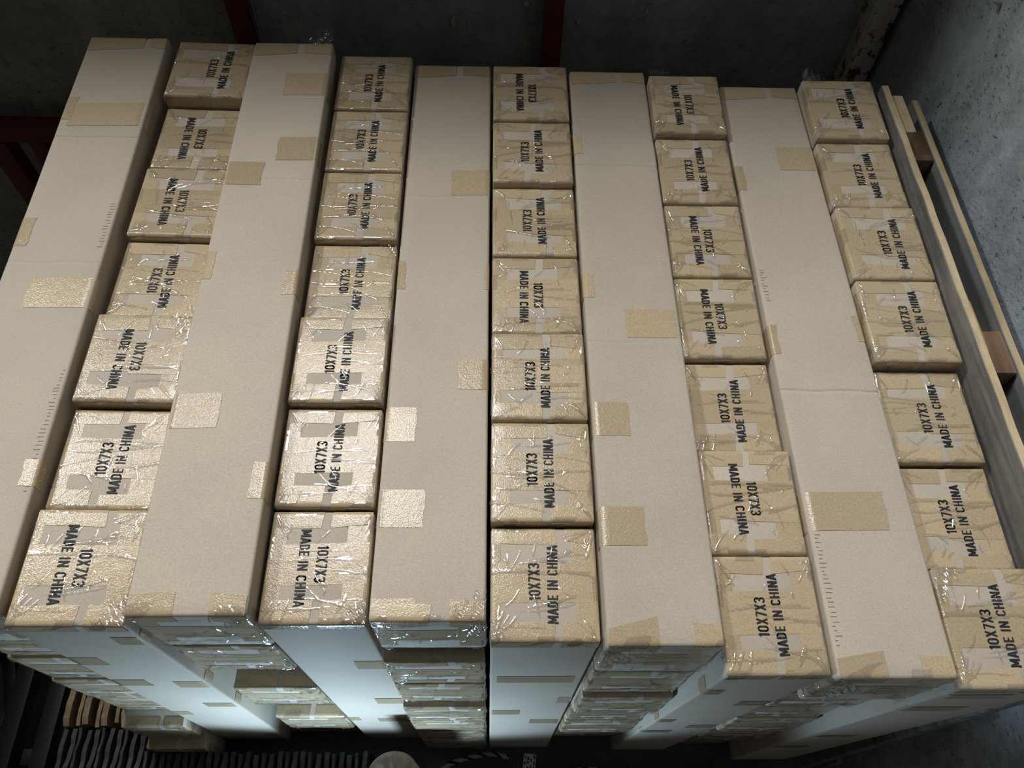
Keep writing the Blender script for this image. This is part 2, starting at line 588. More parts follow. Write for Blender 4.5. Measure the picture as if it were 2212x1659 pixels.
def film_mesh(seed, dense=False):
    """clear wrap over the carton end: a hem over the edges plus raised wrinkles and corner puckers"""
    rnd = np.random.RandomState(seed)
    ext = 0.024 if dense else 0.030
    hu, hv = W / 2 + ext, D / 2 + ext
    n = 150
    us = np.linspace(-hu, hu, n)
    vs = np.linspace(-hv, hv, n)
    U, V = np.meshgrid(us, vs)
    Hh = np.zeros_like(U)

    def ridge(x0, y0, ang, length, width, h, curve):
        dx, dy = U - x0, V - y0
        a = dx * math.cos(ang) + dy * math.sin(ang)
        b = -dx * math.sin(ang) + dy * math.cos(ang) + curve * (a / length) ** 2 * length
        t = np.clip(1 - (a / (length / 2)) ** 2, 0, 1)
        return h * t * np.exp(-(b / width) ** 2)
    for k in range(16 if dense else 11):     # cross-wise pulls, mostly along u
        Hh += ridge(rnd.uniform(-.08, .08), rnd.uniform(-.085, .085) if dense else rnd.normal(0, .035), rnd.normal(0, .16), rnd.uniform(.04, .16),
                    rnd.uniform(.0014, .0028), rnd.uniform(.0008, .0024), rnd.uniform(-.3, .3))
    for k in range(13):                       # short random nicks
        Hh += ridge(rnd.uniform(-.08, .08), rnd.uniform(-.08, .08), rnd.uniform(.5, PI - .5), rnd.uniform(.014, .05),
                    rnd.uniform(.0014, .0025), rnd.uniform(.001, .002), rnd.uniform(-.5, .5))
    for sx in (-1, 1):                        # fans from the corners
        for sy in (-1, 1):
            for k in range(rnd.randint(2, 6)):
                ang = math.atan2(-sy, -sx) + rnd.normal(0, .42)
                ln = rnd.uniform(.02, .06)
                cx, cy = sx * (W / 2 - .004), sy * (D / 2 - .004)
                Hh += ridge(cx + math.cos(ang) * ln / 2, cy + math.sin(ang) * ln / 2, ang, ln,
                            rnd.uniform(.0013, .0026), rnd.uniform(.001, .0028), rnd.uniform(-.3, .3))
    # hem: low crinkle along the edges and down the sides
    eu, ev = np.abs(U) - (W / 2 - .008), np.abs(V) - (D / 2 - .008)
    edge = np.maximum(eu, ev)
    fx = rnd.uniform(0, 9, 4)
    cr = (np.sin(U * 310 + fx[0] + 3 * np.sin(V * 70)) + np.sin(V * 290 + fx[1] + 3 * np.sin(U * 60)) + np.sin((U + V) * 480 + fx[2])) / 3
    Hem = np.clip(edge / .01, 0, 1) * (.0003 + .0004 * cr)
    H2 = Hh + np.clip(Hem, 0.0, 1)
    jag_u = ext * (.60 + .35 * np.sin(V * 41 + fx[3]) * np.sin(V * 13 + fx[0]))
    jag_v = ext * (.60 + .35 * np.sin(U * 37 + fx[1]) * np.sin(U * 17 + fx[2]))
    hem_on = np.sin(U * 47 + fx[2]) * np.sin(V * 53 + fx[3]) + .6 * np.sin((U - V) * 83 + fx[0]) > .35
    keep = ((Hh > .00022) | ((edge > -.002) & hem_on))
    keep &= (np.abs(U) - W / 2 < jag_u) & (np.abs(V) - D / 2 < jag_v)
    keep &= ~((np.abs(U) > W / 2 + .010) & (np.abs(V) > D / 2 + .010))
    verts = []
    for j in range(n):
        for i in range(n):
            verts.append(surf(us[i], vs[j], .0012 + float(H2[j, i])))
    faces = []
    for j in range(n - 1):
        for i in range(n - 1):
            if keep[j, i] and keep[j + 1, i + 1]:
                k = j * n + i
                faces.append((k, k + 1, k + n + 1, k + n))
    used = sorted({i for f in faces for i in f})
    mp = {a: b for b, a in enumerate(used)}
    return mesh('film_wrap', [verts[i] for i in used], [tuple(mp[i] for i in f) for f in faces], M['film'], True)


NVAR = 6
TAPES = [end_tapes(100 + k) for k in range(NVAR)]
FILMS = [film_mesh(20 + k) for k in range(NVAR)]
FILMS_D = [film_mesh(60 + k, True) for k in range(4)]
RND = random.Random(7)


def dress(root, k, film_meshes, mat4=None, printed=None, shift=0.0, side_tape=None):
    """add body, tapes, stamp and film to a carton root"""
    kids = [link('body', ME['body_up'], None, root)]
    for me in TAPES[k % NVAR]:
        kids.append(link('tape', me, None, root))
    if printed:
        up = printed == 'U'
        a = PI / 2 if up else -PI / 2
        for nm, u in (('size_print', (-.016 if up else .005) + shift), ('origin_print', (.0145 if up else -.0265) + shift)):
            o = link(nm, ME[nm], None, root)
            o.location = (u + RND.uniform(-.002, .002), RND.uniform(-.006, .004), LEN + .0014)
            o.rotation_euler = (0, 0, a + RND.uniform(-.02, .02))
            kids.append(o)
    kids.append(link('film_wrap', film_meshes[k % len(film_meshes)], None, root))
    if mat4 is not None:
        for o in kids:
            o.matrix_parent_inverse = Matrix.Identity(4)
            o.matrix_local = mat4 @ Matrix.LocRotScale(o.location, o.rotation_euler, o.scale)
    return kids


# ------------------------------------------------------------------ upright cartons (printed ends up)
ORD = ['farthest', 'second from the back', 'third from the back', 'midway along', 'third from the front', 'second from the front', 'frontmost']
COLS = ['leftmost', 'second', 'middle', 'fourth', 'rightmost']
READ = ['UFFUFUF', 'UUUUUUF', 'FUUFUUU', 'FUFFUFU', 'UUUUUUU']
SXL = [-.7552, -.3715, -.0023, .3598 + .006, .7242 + .0045]
SXR = [-.5674, -.1951, .1785, .5345, .9015]
SY = [.318, .3229, .2937, .2414, .2211]
SP = [.1977, .1953, .1937, .1946, .1956]
LEAN_X = [.0319, 0, 0, 0, 0]     # base offset against the top
LEAN_Y = [0, 0, 0, .0453, .0368]
SZ = [[1.5382, 1.5056, 1.5119, 1.4967, 1.5181, 1.497, 1.5094], [1.5155, 1.514, 1.5126, 1.4978, 1.5167, 1.5014, 1.493],
      [1.5243, 1.521, 1.5074, 1.5059, 1.5143, 1.5107, 1.4952], [1.5374, 1.5174, 1.5088, 1.5022, 1.4838, 1.5019, 1.4999],
      [1.5421, 1.5259, 1.5277, 1.5222, 1.49, 1.472, 1.4987]]
EXTRA = {0: [.02, 0, 0, 0, 0, 0, 0], 1: [0] * 7, 2: [0] * 7, 3: [0] * 7, 4: [.01, .008, .016, .01, .008, .004, 0]}
UPRIGHT = {}
for c in range(5):
    for k in range(7):
        xc = (SXL[c] + SXR[c]) / 2
        y = SY[c] + (6 - k) * SP[c] + D / 2 + .001
        ry = LEAN_X[c] / LEN
        rx = LEAN_Y[c] / LEN
        base = (xc - (SZ[c][k] - .146) * math.tan(ry), y + (SZ[c][k] - .146) * math.tan(rx), 0.146)
        r = empty('carton', base, (rx, ry, RND.uniform(-.003, .003)))
        r.scale = ((SXR[c] - SXL[c] - .0055) / W, (SP[c] - .005) / D, (SZ[c][k] - .146) / LEN / math.cos(rx))
        txt = 'up' if READ[c][k] == 'U' else 'down'
        tag(r, f'upright carton stamped {txt}ward, {ORD[k]}, {COLS[c]} stamped row' + (' from left' if c in (1, 3) else ''),
            'carton', 'upright cartons with stamped ends')
        dress(r, c * 3 + k * 5 + (k * c) % 4, FILMS, printed=READ[c][k], shift=EXTRA[c][k])
        UPRIGHT[c, k] = r


def side_tape(root, face, z0, z1, u0, u1, seed=0, top_r=False):
    """tape patch on the front (-y) face of an upright carton, wrapping round a vertical edge if it passes it"""
    rr = random.Random(seed)
    hw = W / 2
    verts, faces = [], []
    n = 10
    for j in range(3):
        z = z0 + (z1 - z0) * j / 2
        for i in range(n + 1):
            u = u0 + (u1 - u0) * i / n + (rr.uniform(-.0012, .0012) if i in (0, n) else 0)
            p, d, a = fold(u, hw)
            e = .0008
            verts.append((p + e * math.sin(a), -D / 2 + d - e * math.cos(a), z))
    for j in range(2):
        for i in range(n):
            k = j * (n + 1) + i
            faces.append((k, k + 1, k + n + 2, k + n + 1))
    return link('tape', mesh('tape', verts, faces, M['tape'], True), None, root)


for c, patches in enumerate([
        [(1.24, 1.29, .045, .115), (1.08, 1.14, -.115, -.035), (.88, .94, -.12, -.02), (.86, .92, .03, .115), (.62, .67, .02, .115), (.50, .55, -.115, -.05), (.12, .17, .05, .115)],
        [(1.02, 1.09, .03, .115), (.62, .69, .02, .115), (.36, .41, -.115, -.06), (.34, .39, -.01, .115)],
        [(1.03, 1.09, -.115, .075), (.80, .86, .06, .115), (.64, .70, -.115, -.02), (.50, .56, .01, .115)],
        [(1.17, 1.22, -.115, -.055), (1.02, 1.08, .02, .115), (.74, .79, -.115, -.05), (.52, .57, -.1, -.01), (.62, .68, .01, .115)],
        [(1.27, 1.31, -.10, .03), (1.12, 1.17, -.105, .03), (.66, .70, -.07, .02), (.4, .45, -.1, 0)]]):
    for q, pz in enumerate(patches):
        side_tape(UPRIGHT[c, 6], 0, *pz, seed=c * 10 + q)

# ------------------------------------------------------------------ long cartons lying on top
LXL = [-.9447, -.5617, -.1933, .1791, .5357]
LXR = [-.7581, -.3721, -.005, .3642, .7253]
LZ = [1.5283, 1.5387, 1.5037, 1.5287, 1.5083]
LY = [.336, .3269, .3247, .2798, .2373]
LSX = [-.0108, -.0069, -.0001, .0018, .0031]
LSZ = [.0165, .008, -.0077, -.0088, .0051]
# tape patches: (x0, x1, y0, y1) from the carton's middle line and its near end
LT = [[(-.072, .090, 1.06, 1.132), (-.100, -.066, 1.078, 1.149), (-.100, -.064, .721, .794), (-.031, .098, .573, .643), (.066, .098, .209, .257)],
      [(-.005, .100, 1.174, 1.249), (.007, .100, .969, 1.038), (-.100, -.015, .897, .963), (-.101, -.073, .647, .716), (.067, .100, .612, .672), (-.100, -.008, .323, .392), (.066, .100, .192, .258)],
      [(.009, .100, .921, .997), (-.100, -.077, .662, .734), (.037, .100, .427, .494), (.084, .100, .663, .729), (-.100, -.036, .318, .388), (-.100, -.014, .156, .225)],
      [(-.100, -.074, 1.072, 1.14), (-.014, .100, .576, .643), (-.100, -.071, .672, .732), (-.100, -.025, .364, .432), (-.100, -.016, .161, .229)],
      [(.008, .105, 1.082, 1.155), (-.100, -.076, 1.02, 1.091), (.078, .105, .623, .684), (-.100, -.077, .593, .66), (-.100, .047, .239, .309)]]
CREASE = [[(1.025, .0016, 1), (.681, .0006, 1)], [(.913, .0010, 1)], [(1.139, .0005, 1), (.915, .0008, 1)],
          [(1.192, .0008, 1), (1.035, .0012, 1), (.565, .0008, .5)], [(1.212, .0009, 1), (.512, .0020, 1)]]
SAG = [[(1.2, .2, .002)], [(1.1, .15, .0015)], [(1.0, .2, .001)], [(1.15, .05, -.0035), (1.07, .05, .003)], [(.8, .3, .001)]]


def section(w, h, r, n=4):
    pts = []
    for cx, cz, a0 in ((w / 2 - r, h - r, 0), (-w / 2 + r, h - r, 90), (-w / 2 + r, r, 180), (w / 2 - r, r, 270)):
        for k in range(n + 1):
            a = math.radians(a0 + 90 * k / n)
            pts.append((cx + r * math.cos(a), cz + r * math.sin(a)))
    return pts


def top_height(i, y, x, w):
    z = 0.0
    for (yc, dep, side) in CREASE[i]:
        f = 1.0 if side == 1 else max(0.0, min(1.0, .5 - x / w * 2))
        z -= dep * f * math.exp(-((y - yc - .002 * math.sin(x * 60)) / .0022) ** 2)
    for (yc, wd, am) in SAG[i]:
        z += am * math.exp(-((y - yc) / wd) ** 2)
    return z


def long_body(i, w, h):
    ys = set(np.round(np.arange(RAD, LEN - RAD, .02), 4))
    for yc, _, _ in CREASE[i]:
        for q in np.arange(-.008, .0081, .001):
            ys.add(round(yc + q, 4))
    ys = sorted(ys)
    # finer top: split the top edge of the section into columns
    sec = section(w, h, RAD)
    cols = 10
    topl = [(w / 2 - RAD - (w - 2 * RAD) * k / cols, h) for k in range(1, cols)]
    sec = sec[:5] + topl + sec[5:]
    st = [(0.0, RAD)] + [(y, 0.0) for y in ys] + [(LEN, RAD)]
    # rounded ends: three stations
    st = [(0.0, RAD), (RAD * .3, RAD * .3)] + [(y, 0.0) for y in ys] + [(LEN - RAD * .3, RAD * .3), (LEN, RAD)]
    verts, faces = [], []
    m = len(sec)
    for (y, ins) in st:
        for (x, z) in sec:
            fx = x * (1 - ins / (w / 2))
            fz = h / 2 + (z - h / 2) * (1 - ins / (h / 2))
            if z > h * .9:
                fz += top_height(i, y, x, w) if ins == 0 else 0
            verts.append((fx, y, fz))
    for a in range(len(st) - 1):
        for k in range(m):
            k2 = (k + 1) % m
            faces.append((a * m + k, (a + 1) * m + k, (a + 1) * m + k2, a * m + k2))
    faces.append(tuple(range(m)))
    faces.append(tuple((len(st) - 1) * m + k for k in range(m))[::-1])
    me = mesh('body', verts, faces, M['card_flat'], True)
    me.set_sharp_from_angle(angle=math.radians(50))
    return me


def top_tape(i, w, h, x0, x1, y0, y1, seed):
    rr = random.Random(seed)
    nx, ny = 14, 6
    verts, faces = [], []
    x0 = max(x0, -w / 2 - .04)
    x1 = min(x1, w / 2 + .04)
    if x0 < -w / 2 + .004:
        x0 = -w / 2 - rr.uniform(.02, .035)
    if x1 > w / 2 - .004:
        x1 = w / 2 + rr.uniform(.02, .035)
    sk = rr.uniform(-.003, .003)
    rag = [(rr.uniform(-.002, .002), rr.uniform(-.002, .002)) for _ in range(ny + 1)]
    for j in range(ny + 1):
        for k in range(nx + 1):
            x = x0 + (x1 - x0) * k / nx
            if k == 0:
                x += rag[j][0]
            if k == nx:
                x += rag[j][1]
            y = y0 + (y1 - y0) * j / ny + sk * (k / nx - .5)
            p, d, a = fold(x, w / 2)
            zz = h - d + .0007 * math.cos(a) + (top_height(i, y, p, w) if d < RAD else 0)
            verts.append((p + .0007 * math.sin(a), y, zz))
    for j in range(ny):
        for k in range(nx):
            q = j * (nx + 1) + k
            faces.append((q, q + 1, q + nx + 2, q + nx + 1))
    return mesh('tape', verts, faces, M['tape'], True)


def end_top_tape(i, w, h, x0, x1, depth, far, slant=0.0):
    """tape over the near or far top edge of a lying carton"""
    verts, faces = [], []
    nx, ny = 6, 14
    for k in range(nx + 1):
        x = x0 + (x1 - x0) * k / nx
        for j in range(ny + 1):
            inner = -depth + slant * (k / nx - .5)
            a = inner + (.030 - inner) * j / ny            # distance past the edge, unrolled
            p, d, t = fold(LEN / 2 + a, LEN / 2)
            y = (LEN / 2 - p) if not far else (LEN / 2 + p)
            s = -1 if not far else 1
            verts.append((x, y + s * .0007 * math.sin(t), h - d + .0007 * math.cos(t) + max(0, top_height(i, y, x, w)) * math.cos(t)))
    for k in range(nx):
        for j in range(ny):
            q = k * (ny + 1) + j
            faces.append((q, q + 1, q + ny + 2, q + ny + 1))
    return mesh('tape', verts, faces, M['tape'], True)


ROT_LIE = Matrix.Rotation(PI / 2, 4, 'X')      # local end (+z) turned to face -y
LNAME = ['leftmost', 'second from left', 'middle', 'fourth from left', 'rightmost']
LOOK = ['creased near its far end', 'seven tape patches', 'two glossy tape patches', 'buckled far end', 'dark cross crease']
for i in range(5):
    w = LXR[i] - LXL[i] - .0025
    h = (LZ[i] - .15) / 7 - .004 - max(0, -LSZ[i] * LEN)
    r = empty('long_carton', ((LXL[i] + LXR[i]) / 2, LY[i], LZ[i] - h), (math.atan(LSZ[i]), 0, -math.atan(LSX[i])))
    tag(r, f'long plain carton lying on top, {LNAME[i]} of five, {LOOK[i]}', 'carton', 'long cartons lying on top')
    link('body', long_body(i, w, h), None, r)
    for q, t in enumerate(LT[i]):
        link('tape', top_tape(i, w, h, *t, seed=i * 20 + q), None, r)
    # near and far end tape over the top edge
    g = [.03, -.0, .0, .01, .005][i]
    link('tape', end_top_tape(i, w, h, -w / 2 + .003, g - .02, .036, False, [.004, -.006, 0, -.02, -.012][i]), None, r)
    link('tape', end_top_tape(i, w, h, g + .035, w / 2 - .003, .034, False, .004), None, r)
    link('tape', end_top_tape(i, w, h, -w / 2 + .003, g + .01, .045, True, .01), None, r)
    link('tape', end_top_tape(i, w, h, g + .025, w / 2 - .003, .04, True, -.006), None, r)
    # wrapped end: tape pattern and film, turned to the front
    mt = Matrix.Translation((0, LEN, h / 2)) @ ROT_LIE @ Matrix.Diagonal((w / W, h / D, 1, 1))
    for me in TAPES[(i * 2 + 1) % NVAR][:4]:
        o = link('tape', me, None, r)
        o.matrix_local = mt
    o = link('film_wrap', FILMS_D[i % 4], None, r)
    o.matrix_local = mt
    # flute ticks along one pressed edge
    if i in (0, 4):
        vs, fs = [], []
        rr = random.Random(i)
        for (ya, yb, xs) in (((.72, .84, 1), (.20, .44, 1)) if i == 0 else ((.05, .24, -1), (.72, .80, -1))):
            y = ya
            while y < yb:
                ln = rr.uniform(.004, .012)
                x = xs * (w / 2 - RAD - rr.uniform(0, .003)) - (ln if xs > 0 else 0)
                b = len(vs)
                for (dx, dy) in ((0, -.0005), (ln, -.0005), (ln, .0005), (0, .0005)):
                    vs.append((x + dx, y + dy, h + .0004 + top_height(i, y, x, w)))
                fs.append((b, b + 1, b + 2, b + 3))
                y += rr.uniform(.006, .009)
        tag(link('flute_ticks', mesh('flute_ticks', vs, fs, M['crease']), None, r), kind='stuff')

# ------------------------------------------------------------------ long cartons below, wrapped ends to the front
PROT = [[-.02, -.015, -.01, -.01, .032, .061], [.0, -.05, .0, -.05, .0, -.05], [.02, .022, .035, .035, .03, .03],
        [.0, .012, .0, .005, -.01, -.03], [.0, -.005, .005, .0, -.01, -.02]]
LAYER = ['second', 'third', 'fourth', 'fifth', 'sixth', 'seventh']
UNDER = ['leftmost', 'second', 'middle', 'fourth', 'rightmost']
for i in range(5):
    step = (LZ[i] - .15) / 7
    for k in range(6):
        slim = i == 0 and k >= 3
        h = step - .006
        z = LZ[i] - (k + 2) * step + .001
        lean = -LEAN_X[i] * (1 - (z + .1) / 1.5) if i == 0 else 0
        back = (0, 0, 0, .02, .042)[i] * (1 - (z + .1) / 1.5) + (.012 if i == 4 else 0)
        r = empty('long_carton', (-.870 if slim else (LXL[i] + LXR[i]) / 2 + lean, LY[i] - PROT[i][k] + back, z), (0, 0, RND.uniform(-.004, .004)))
        tag(r, f'wrapped end of long carton, {LAYER[k]} from top, below {UNDER[i]} plain carton' + (' from left' if i in (1, 3) else ''),
            'carton', 'long cartons stacked below')
        mt = Matrix.Translation((0, LEN, h / 2)) @ ROT_LIE @ Matrix.Diagonal((.86 if slim else .97, h / D, 1, 1))
        dress(r, i * 3 + k, FILMS_D, mat4=mt)

# ------------------------------------------------------------------ loose flaps of film at some corners
def film_flap(root, origin, ux, uy, lift, seed):
    rnd = np.random.RandomState(seed)
    f = rnd.uniform(0, 6, 6)
    o_, a_, b_ = Vector(origin), Vector(ux), Vector(uy)
    nrm = a_.cross(b_).normalized()
    if nrm.z < 0:
        nrm = -nrm
    n_ = 26
    vs, fs = [], []
    for j in range(n_ + 1):
        for i in range(n_ + 1):
            s_, t_ = i / n_, j / n_
            cr = .0035 * abs(math.sin(9 * s_ + 5 * t_ + f[0])) + .003 * abs(math.sin(13 * t_ - 6 * s_ + f[1])) + .002 * math.sin(21 * (s_ - t_) + f[2])
            vs.append(o_ + a_ * s_ + b_ * t_ + nrm * (.001 + cr * (.3 + .7 * max(s_, t_)) + lift * (s_ * t_)))
    for j in range(n_):
        for i in range(n_):
            if i + j < n_ * (1.0 + .18 * math.sin(i * .9 + f[3])):
                k = j * (n_ + 1) + i
                fs.append((k, k + 1, k + n_ + 2, k + n_ + 1))
    link('film_flap', mesh('film_flap', vs, fs, M['film'], True), None, root)


LONG = [o for o in bpy.data.objects if o.name.startswith('long_carton') and o.parent is None][:5]
hw = .092
hz = [(LZ[i] - .15) / 7 - .004 - max(0, -LSZ[i] * LEN) for i in range(5)]
film_flap(LONG[2], (hw, .0, hz[2]), (-.060, .004, 0), (.002, .052, 0), .004, 1)
film_flap(LONG[2], (hw - .03, -.004, hz[2]), (.034, 0, -.004), (0, -.003, -.055), .004, 2)
film_flap(LONG[1], (hw, LEN - .015, hz[1]), (-.065, .006, .004), (0, .040, .014), .006, 3)
film_flap(LONG[3], (-hw, -.004, hz[3] - .004), (.060, -.002, -.012), (-.004, -.004, -.075), .006, 4)
film_flap(LONG[4], (-hw, -.004, hz[4] - .002), (.050, -.002, -.012), (-.006, -.006, -.085), .008, 5)
film_flap(LONG[3], (hw, -.003, hz[3]), (-.045, -.001, -.010), (.002, -.004, -.060), .006, 6)
for (c, k, o_, a_, b_, sd) in ((0, 6, (W / 2, -D / 2, LEN), (-.05, .002, 0), (0, .055, .004), 11), (4, 0, (-W / 2, D / 2 - .01, LEN), (.055, .004, .004), (-.002, .03, .012), 12),
                               (1, 6, (W / 2, -D / 2, LEN), (-.045, .002, 0), (0, .05, .003), 13), (2, 6, (-W / 2, -D / 2, LEN), (.035, .0, .001), (0, .04, .002), 14),
                               (4, 6, (-W / 2, D / 2, LEN), (.05, 0, .001), (.004, -.06, .001), 15), (1, 3, (W / 2, D / 2, LEN), (-.04, 0, .002), (0, -.035, .002), 16),
                               (0, 4, (W / 2, D / 2, LEN), (-.05, 0, .001), (0, -.06, .001), 17), (3, 0, (-W / 2, D / 2, LEN), (.06, .0, .003), (.0, .012, .006), 18)):
    film_flap(UPRIGHT[c, k], o_, a_, b_, .004, sd)

# ------------------------------------------------------------------ pallet under the stack
p = tag(empty('wooden_pallet', (0, 1.0, 0)), 'wooden pallet under the whole carton stack', 'pallet')
for k in range(7):
    o = link('deck_board', box_mesh('deck_board', 1.78, .11, .02, M['wood_brown'], .002) if k == 0 else bpy.data.meshes['deck_board'], None, p)
    o.location = (0, -.60 + k * .2, .122)
for k in range(9):
    o = link('pallet_block', box_mesh('pallet_block', .1, .1, .098, M['wood_brown'], .002) if k == 0 else bpy.data.meshes['pallet_block'], None, p)
    o.location = (-.80 + (k % 3) * .80, -.58 + (k // 3) * .58, .023)
for k in range(3):
    o = link('bottom_board', box_mesh('bottom_board', 1.78, .11, .022, M['wood_brown'], .002) if k == 0 else bpy.data.meshes['bottom_board'], None, p)
    o.location = (0, -.58 + k * .58, 0)

# ------------------------------------------------------------------ pallet standing on edge between stack and wall
sp = tag(empty('standing_pallet', (.99, .88, 0)), 'wooden pallet standing on edge between the cartons and the concrete wall', 'pallet')


def sp_part(name, me, x, y, z):
    o = link(name, me, None, sp)
    o.location = (x - .99, y - .88, z)
    return o


for k, (zc, hh) in enumerate(((1.49, .12), (1.20, .10), (.90, .12), (.60, .10), (.30, .10), (.07, .12))):
    m = box_mesh('deck_board', .018, 1.29, hh, M['wood_grey'], .0015, 1, rough=.0016, cuts=40, seed=k)
    if k == 0:
        m.materials.append(M['wood_pale'])
        for f in m.polygons:
            if f.normal.z > .8:
                f.material_index = 1
    sp_part('deck_board', m, .924, .92, zc - hh / 2)
for k, y in enumerate((1.487, .905, .30)):
    sp_part('stringer_board', box_mesh('stringer_board', .028, .125, (1.415, 1.385, 1.38)[k], (M['wood_pale'], M['wood_orange'], M['wood_grey'])[k], .0015, 1, rough=.001, cuts=20, seed=k + 7), .9555, y, .12)
    for q, z in enumerate((1.38, .90, .10)):
        sp_part('pallet_block', box_mesh('pallet_block', .055, .10, .10, M['wood_brown'], .003, 2), 1.000, y - (.045 if k < 2 else .0), z)
for k, (zc, hh) in enumerate(((1.415, .13), (.90, .10), (.15, .12))):
    m = box_mesh('bottom_board', .017, 1.36, hh, M['wood_smooth'], .0015, 1, rough=.0012, cuts=40, seed=k + 20)
    if k == 0:
        m.materials.append(M['wood_pale'])
        for f in m.polygons:
            if f.normal.z > .8:
                f.material_index = 1
    sp_part('bottom_board', m, 1.038, .92, zc - hh / 2)

# ------------------------------------------------------------------ steelwork on the back wall
o = link('steel_post', box_mesh('steel_post', .052, .05, 2.6, M['red'], .003), None)
o.location = (.163, WALL_Y - .026, 0)
tag(o, 'dark red steel post on the back wall behind the middle of the stack', 'post', 'steel posts')
t = tag(empty('steel_post', (-.69, WALL_Y - .024, 0)), 'dark red steel post with a thin cable, back wall, upper left', 'post', 'steel posts')
link('post', box_mesh('post', .05, .044, 2.6, M['red'], .003), None, t)
link('cable', tube_mesh('cable', [(.034 + .004 * math.sin(z * 5), .012, z) for z in np.linspace(0, 2.6, 30)], .004, M['rope_pale']), None, t)
t = tag(empty('steel_post', (1.045, WALL_Y - .03, 0)), 'flaking white angle steel post in the corner beside the right wall', 'post', 'steel posts')
o = link('flange', box_mesh('flange', .060, .008, 2.6, M['rusty'], .001), None, t)
o.location = (.005, -.03, 0)
o = link('flange', box_mesh('flange', .008, .06, 2.6, M['rusty'], .001), None, t)
o.location = (-.029, 0, 0)
t = tag(empty('steel_rack', (-1.5, 1.90, 0)), 'dark steel rack with a red beam and low trestle, left of the leftmost long carton', 'rack')
o = link('beam', box_mesh('beam', 1.5, .05, .06, M['red'], .003), None, t)
o.location = (.2, 0, 1.05)
o = link('upright', box_mesh('upright', .06, .06, 1.05, M['red'], .003), None, t)
o.location = (-.005, 0, 0)
o = link('upright', box_mesh('upright', .05, .05, 1.05, M['red'], .003), None, t)
o.location = (.11, .01, 0)

o = link('added_shade_deck', box_mesh('added_shade_deck', 1.0, 1.70, .03, M['wood_brown'], .002), None, t)  # unseen deck, added to keep the roof light off the left floor
o.location = (-.39, -.92, 1.90)
for xx in (-.86, .08):  # legs added to carry that shading deck
    for yy in (-.05, -1.74):
        if (xx, yy) != (.08, -.05):
            o = link('upright', box_mesh('upright', .05, .05, 1.90, M['red'], .003), None, t)
            o.location = (xx, yy, 0)
# chips of paint and a wall plug
wb, wr = bpy.data.objects['wall_back'], bpy.data.objects['wall_right']
rc = random.Random(5)
for q, (px, pz, w_, h_) in enumerate(((-.112, 1.395, .007, .022), (-.068, 1.392, .006, .018), (.088, 1.455, .010, .012), (.235, 1.405, .009, .011), (.42, 1.44, .006, .007))):
    n_ = 10
    vs = [(w_ * math.cos(2 * PI * k / n_) * rc.uniform(.6, 1), -.002 - .002 * (k % 2), h_ * math.sin(2 * PI * k / n_) * rc.uniform(.7, 1)) for k in range(n_)]
    vs += [(x_ * .9, 0, z_ * .9) for (x_, y_, z_) in vs]
    fs = [tuple(range(n_))] + [(k, (k + 1) % n_, n_ + (k + 1) % n_, n_ + k) for k in range(n_)]
    o = link('paint_chip', mesh('paint_chip', vs, fs, M['paper']), None, wb)
    o.location = (px + .4, -.1005, pz - 1.705)
o = link('wall_plug', tube_mesh('wall_plug', [(0, 0, 0), (-.012, 0, .006), (-.028, 0, .016)], .0045, M['paper'], 10), None, wr)
o.location = (-.1, 1.385, .345)

# ------------------------------------------------------------------ flattened cartons on edge, lower left
rr = random.Random(3)


def sheet_mesh(name, t, length, h, mat, seed, torn):
    n = 26
    r2 = random.Random(seed)
    verts, faces = [], []
    for k in range(n + 1):
        y = -length / 2 + length * k / n
        wob = .0012 * math.sin(y * 9 + seed)
        top = h + (r2.uniform(-.010, .003) if torn else r2.uniform(-.002, .002))
        if k in (0, n):
            top -= r2.uniform(0, .012)
        for (x, z) in ((-t / 2, 0), (t / 2, 0), (t / 2 * .9, top), (-t / 2 * .9, top - r2.uniform(0, .004))):
            verts.append((x + wob, y, z))
    for k in range(n):
        for q in range(4):
            q2 = (q + 1) % 4
            faces.append((k * 4 + q, k * 4 + q2, k * 4 + 4 + q2, k * 4 + 4 + q))
    faces.append((3, 2, 1, 0))
    faces.append(tuple(n * 4 + q for q in range(4)))
    return mesh(name, verts, faces, mat)


SH_T = [sheet_mesh('flattened_carton', .020, .52, .305, M['old_card'], 1, False), sheet_mesh('flattened_carton', .013, .52, .297, M['old_card'], 2, False)]
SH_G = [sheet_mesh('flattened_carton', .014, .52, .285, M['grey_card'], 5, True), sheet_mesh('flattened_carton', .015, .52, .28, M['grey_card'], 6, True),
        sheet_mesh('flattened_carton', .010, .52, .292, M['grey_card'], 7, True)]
NUM = ['first', 'second', 'third', 'fourth', 'fifth', 'sixth', 'seventh', 'eighth', 'ninth', 'tenth', 'eleventh', 'twelfth', 'thirteenth', 'fourteenth',
       'fifteenth', 'sixteenth', 'seventeenth', 'eighteenth', 'nineteenth', 'twentieth']
NUM += ['twenty-' + q for q in NUM[:9]] + ['thirtieth'] + ['thirty-' + q for q in NUM[:9]] + ['fortieth'] + ['forty-' + q for q in NUM[:9]]
x = -1.208
k = 0
while x < -.985:
    o = link('flattened_carton', SH_T[k % 2], None)
    o.location = (x, .605 + rr.uniform(-.006, .006), 0)
    o.rotation_euler = (0, 0, rr.uniform(-.008, .008))
    tag(o, f'{NUM[k]} tan flattened carton from the left, on edge beside the stack foot', 'cardboard', 'tan flattened cartons on edge')
    x += .030 if k % 2 == 0 else .024
    k += 1
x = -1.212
k = 0
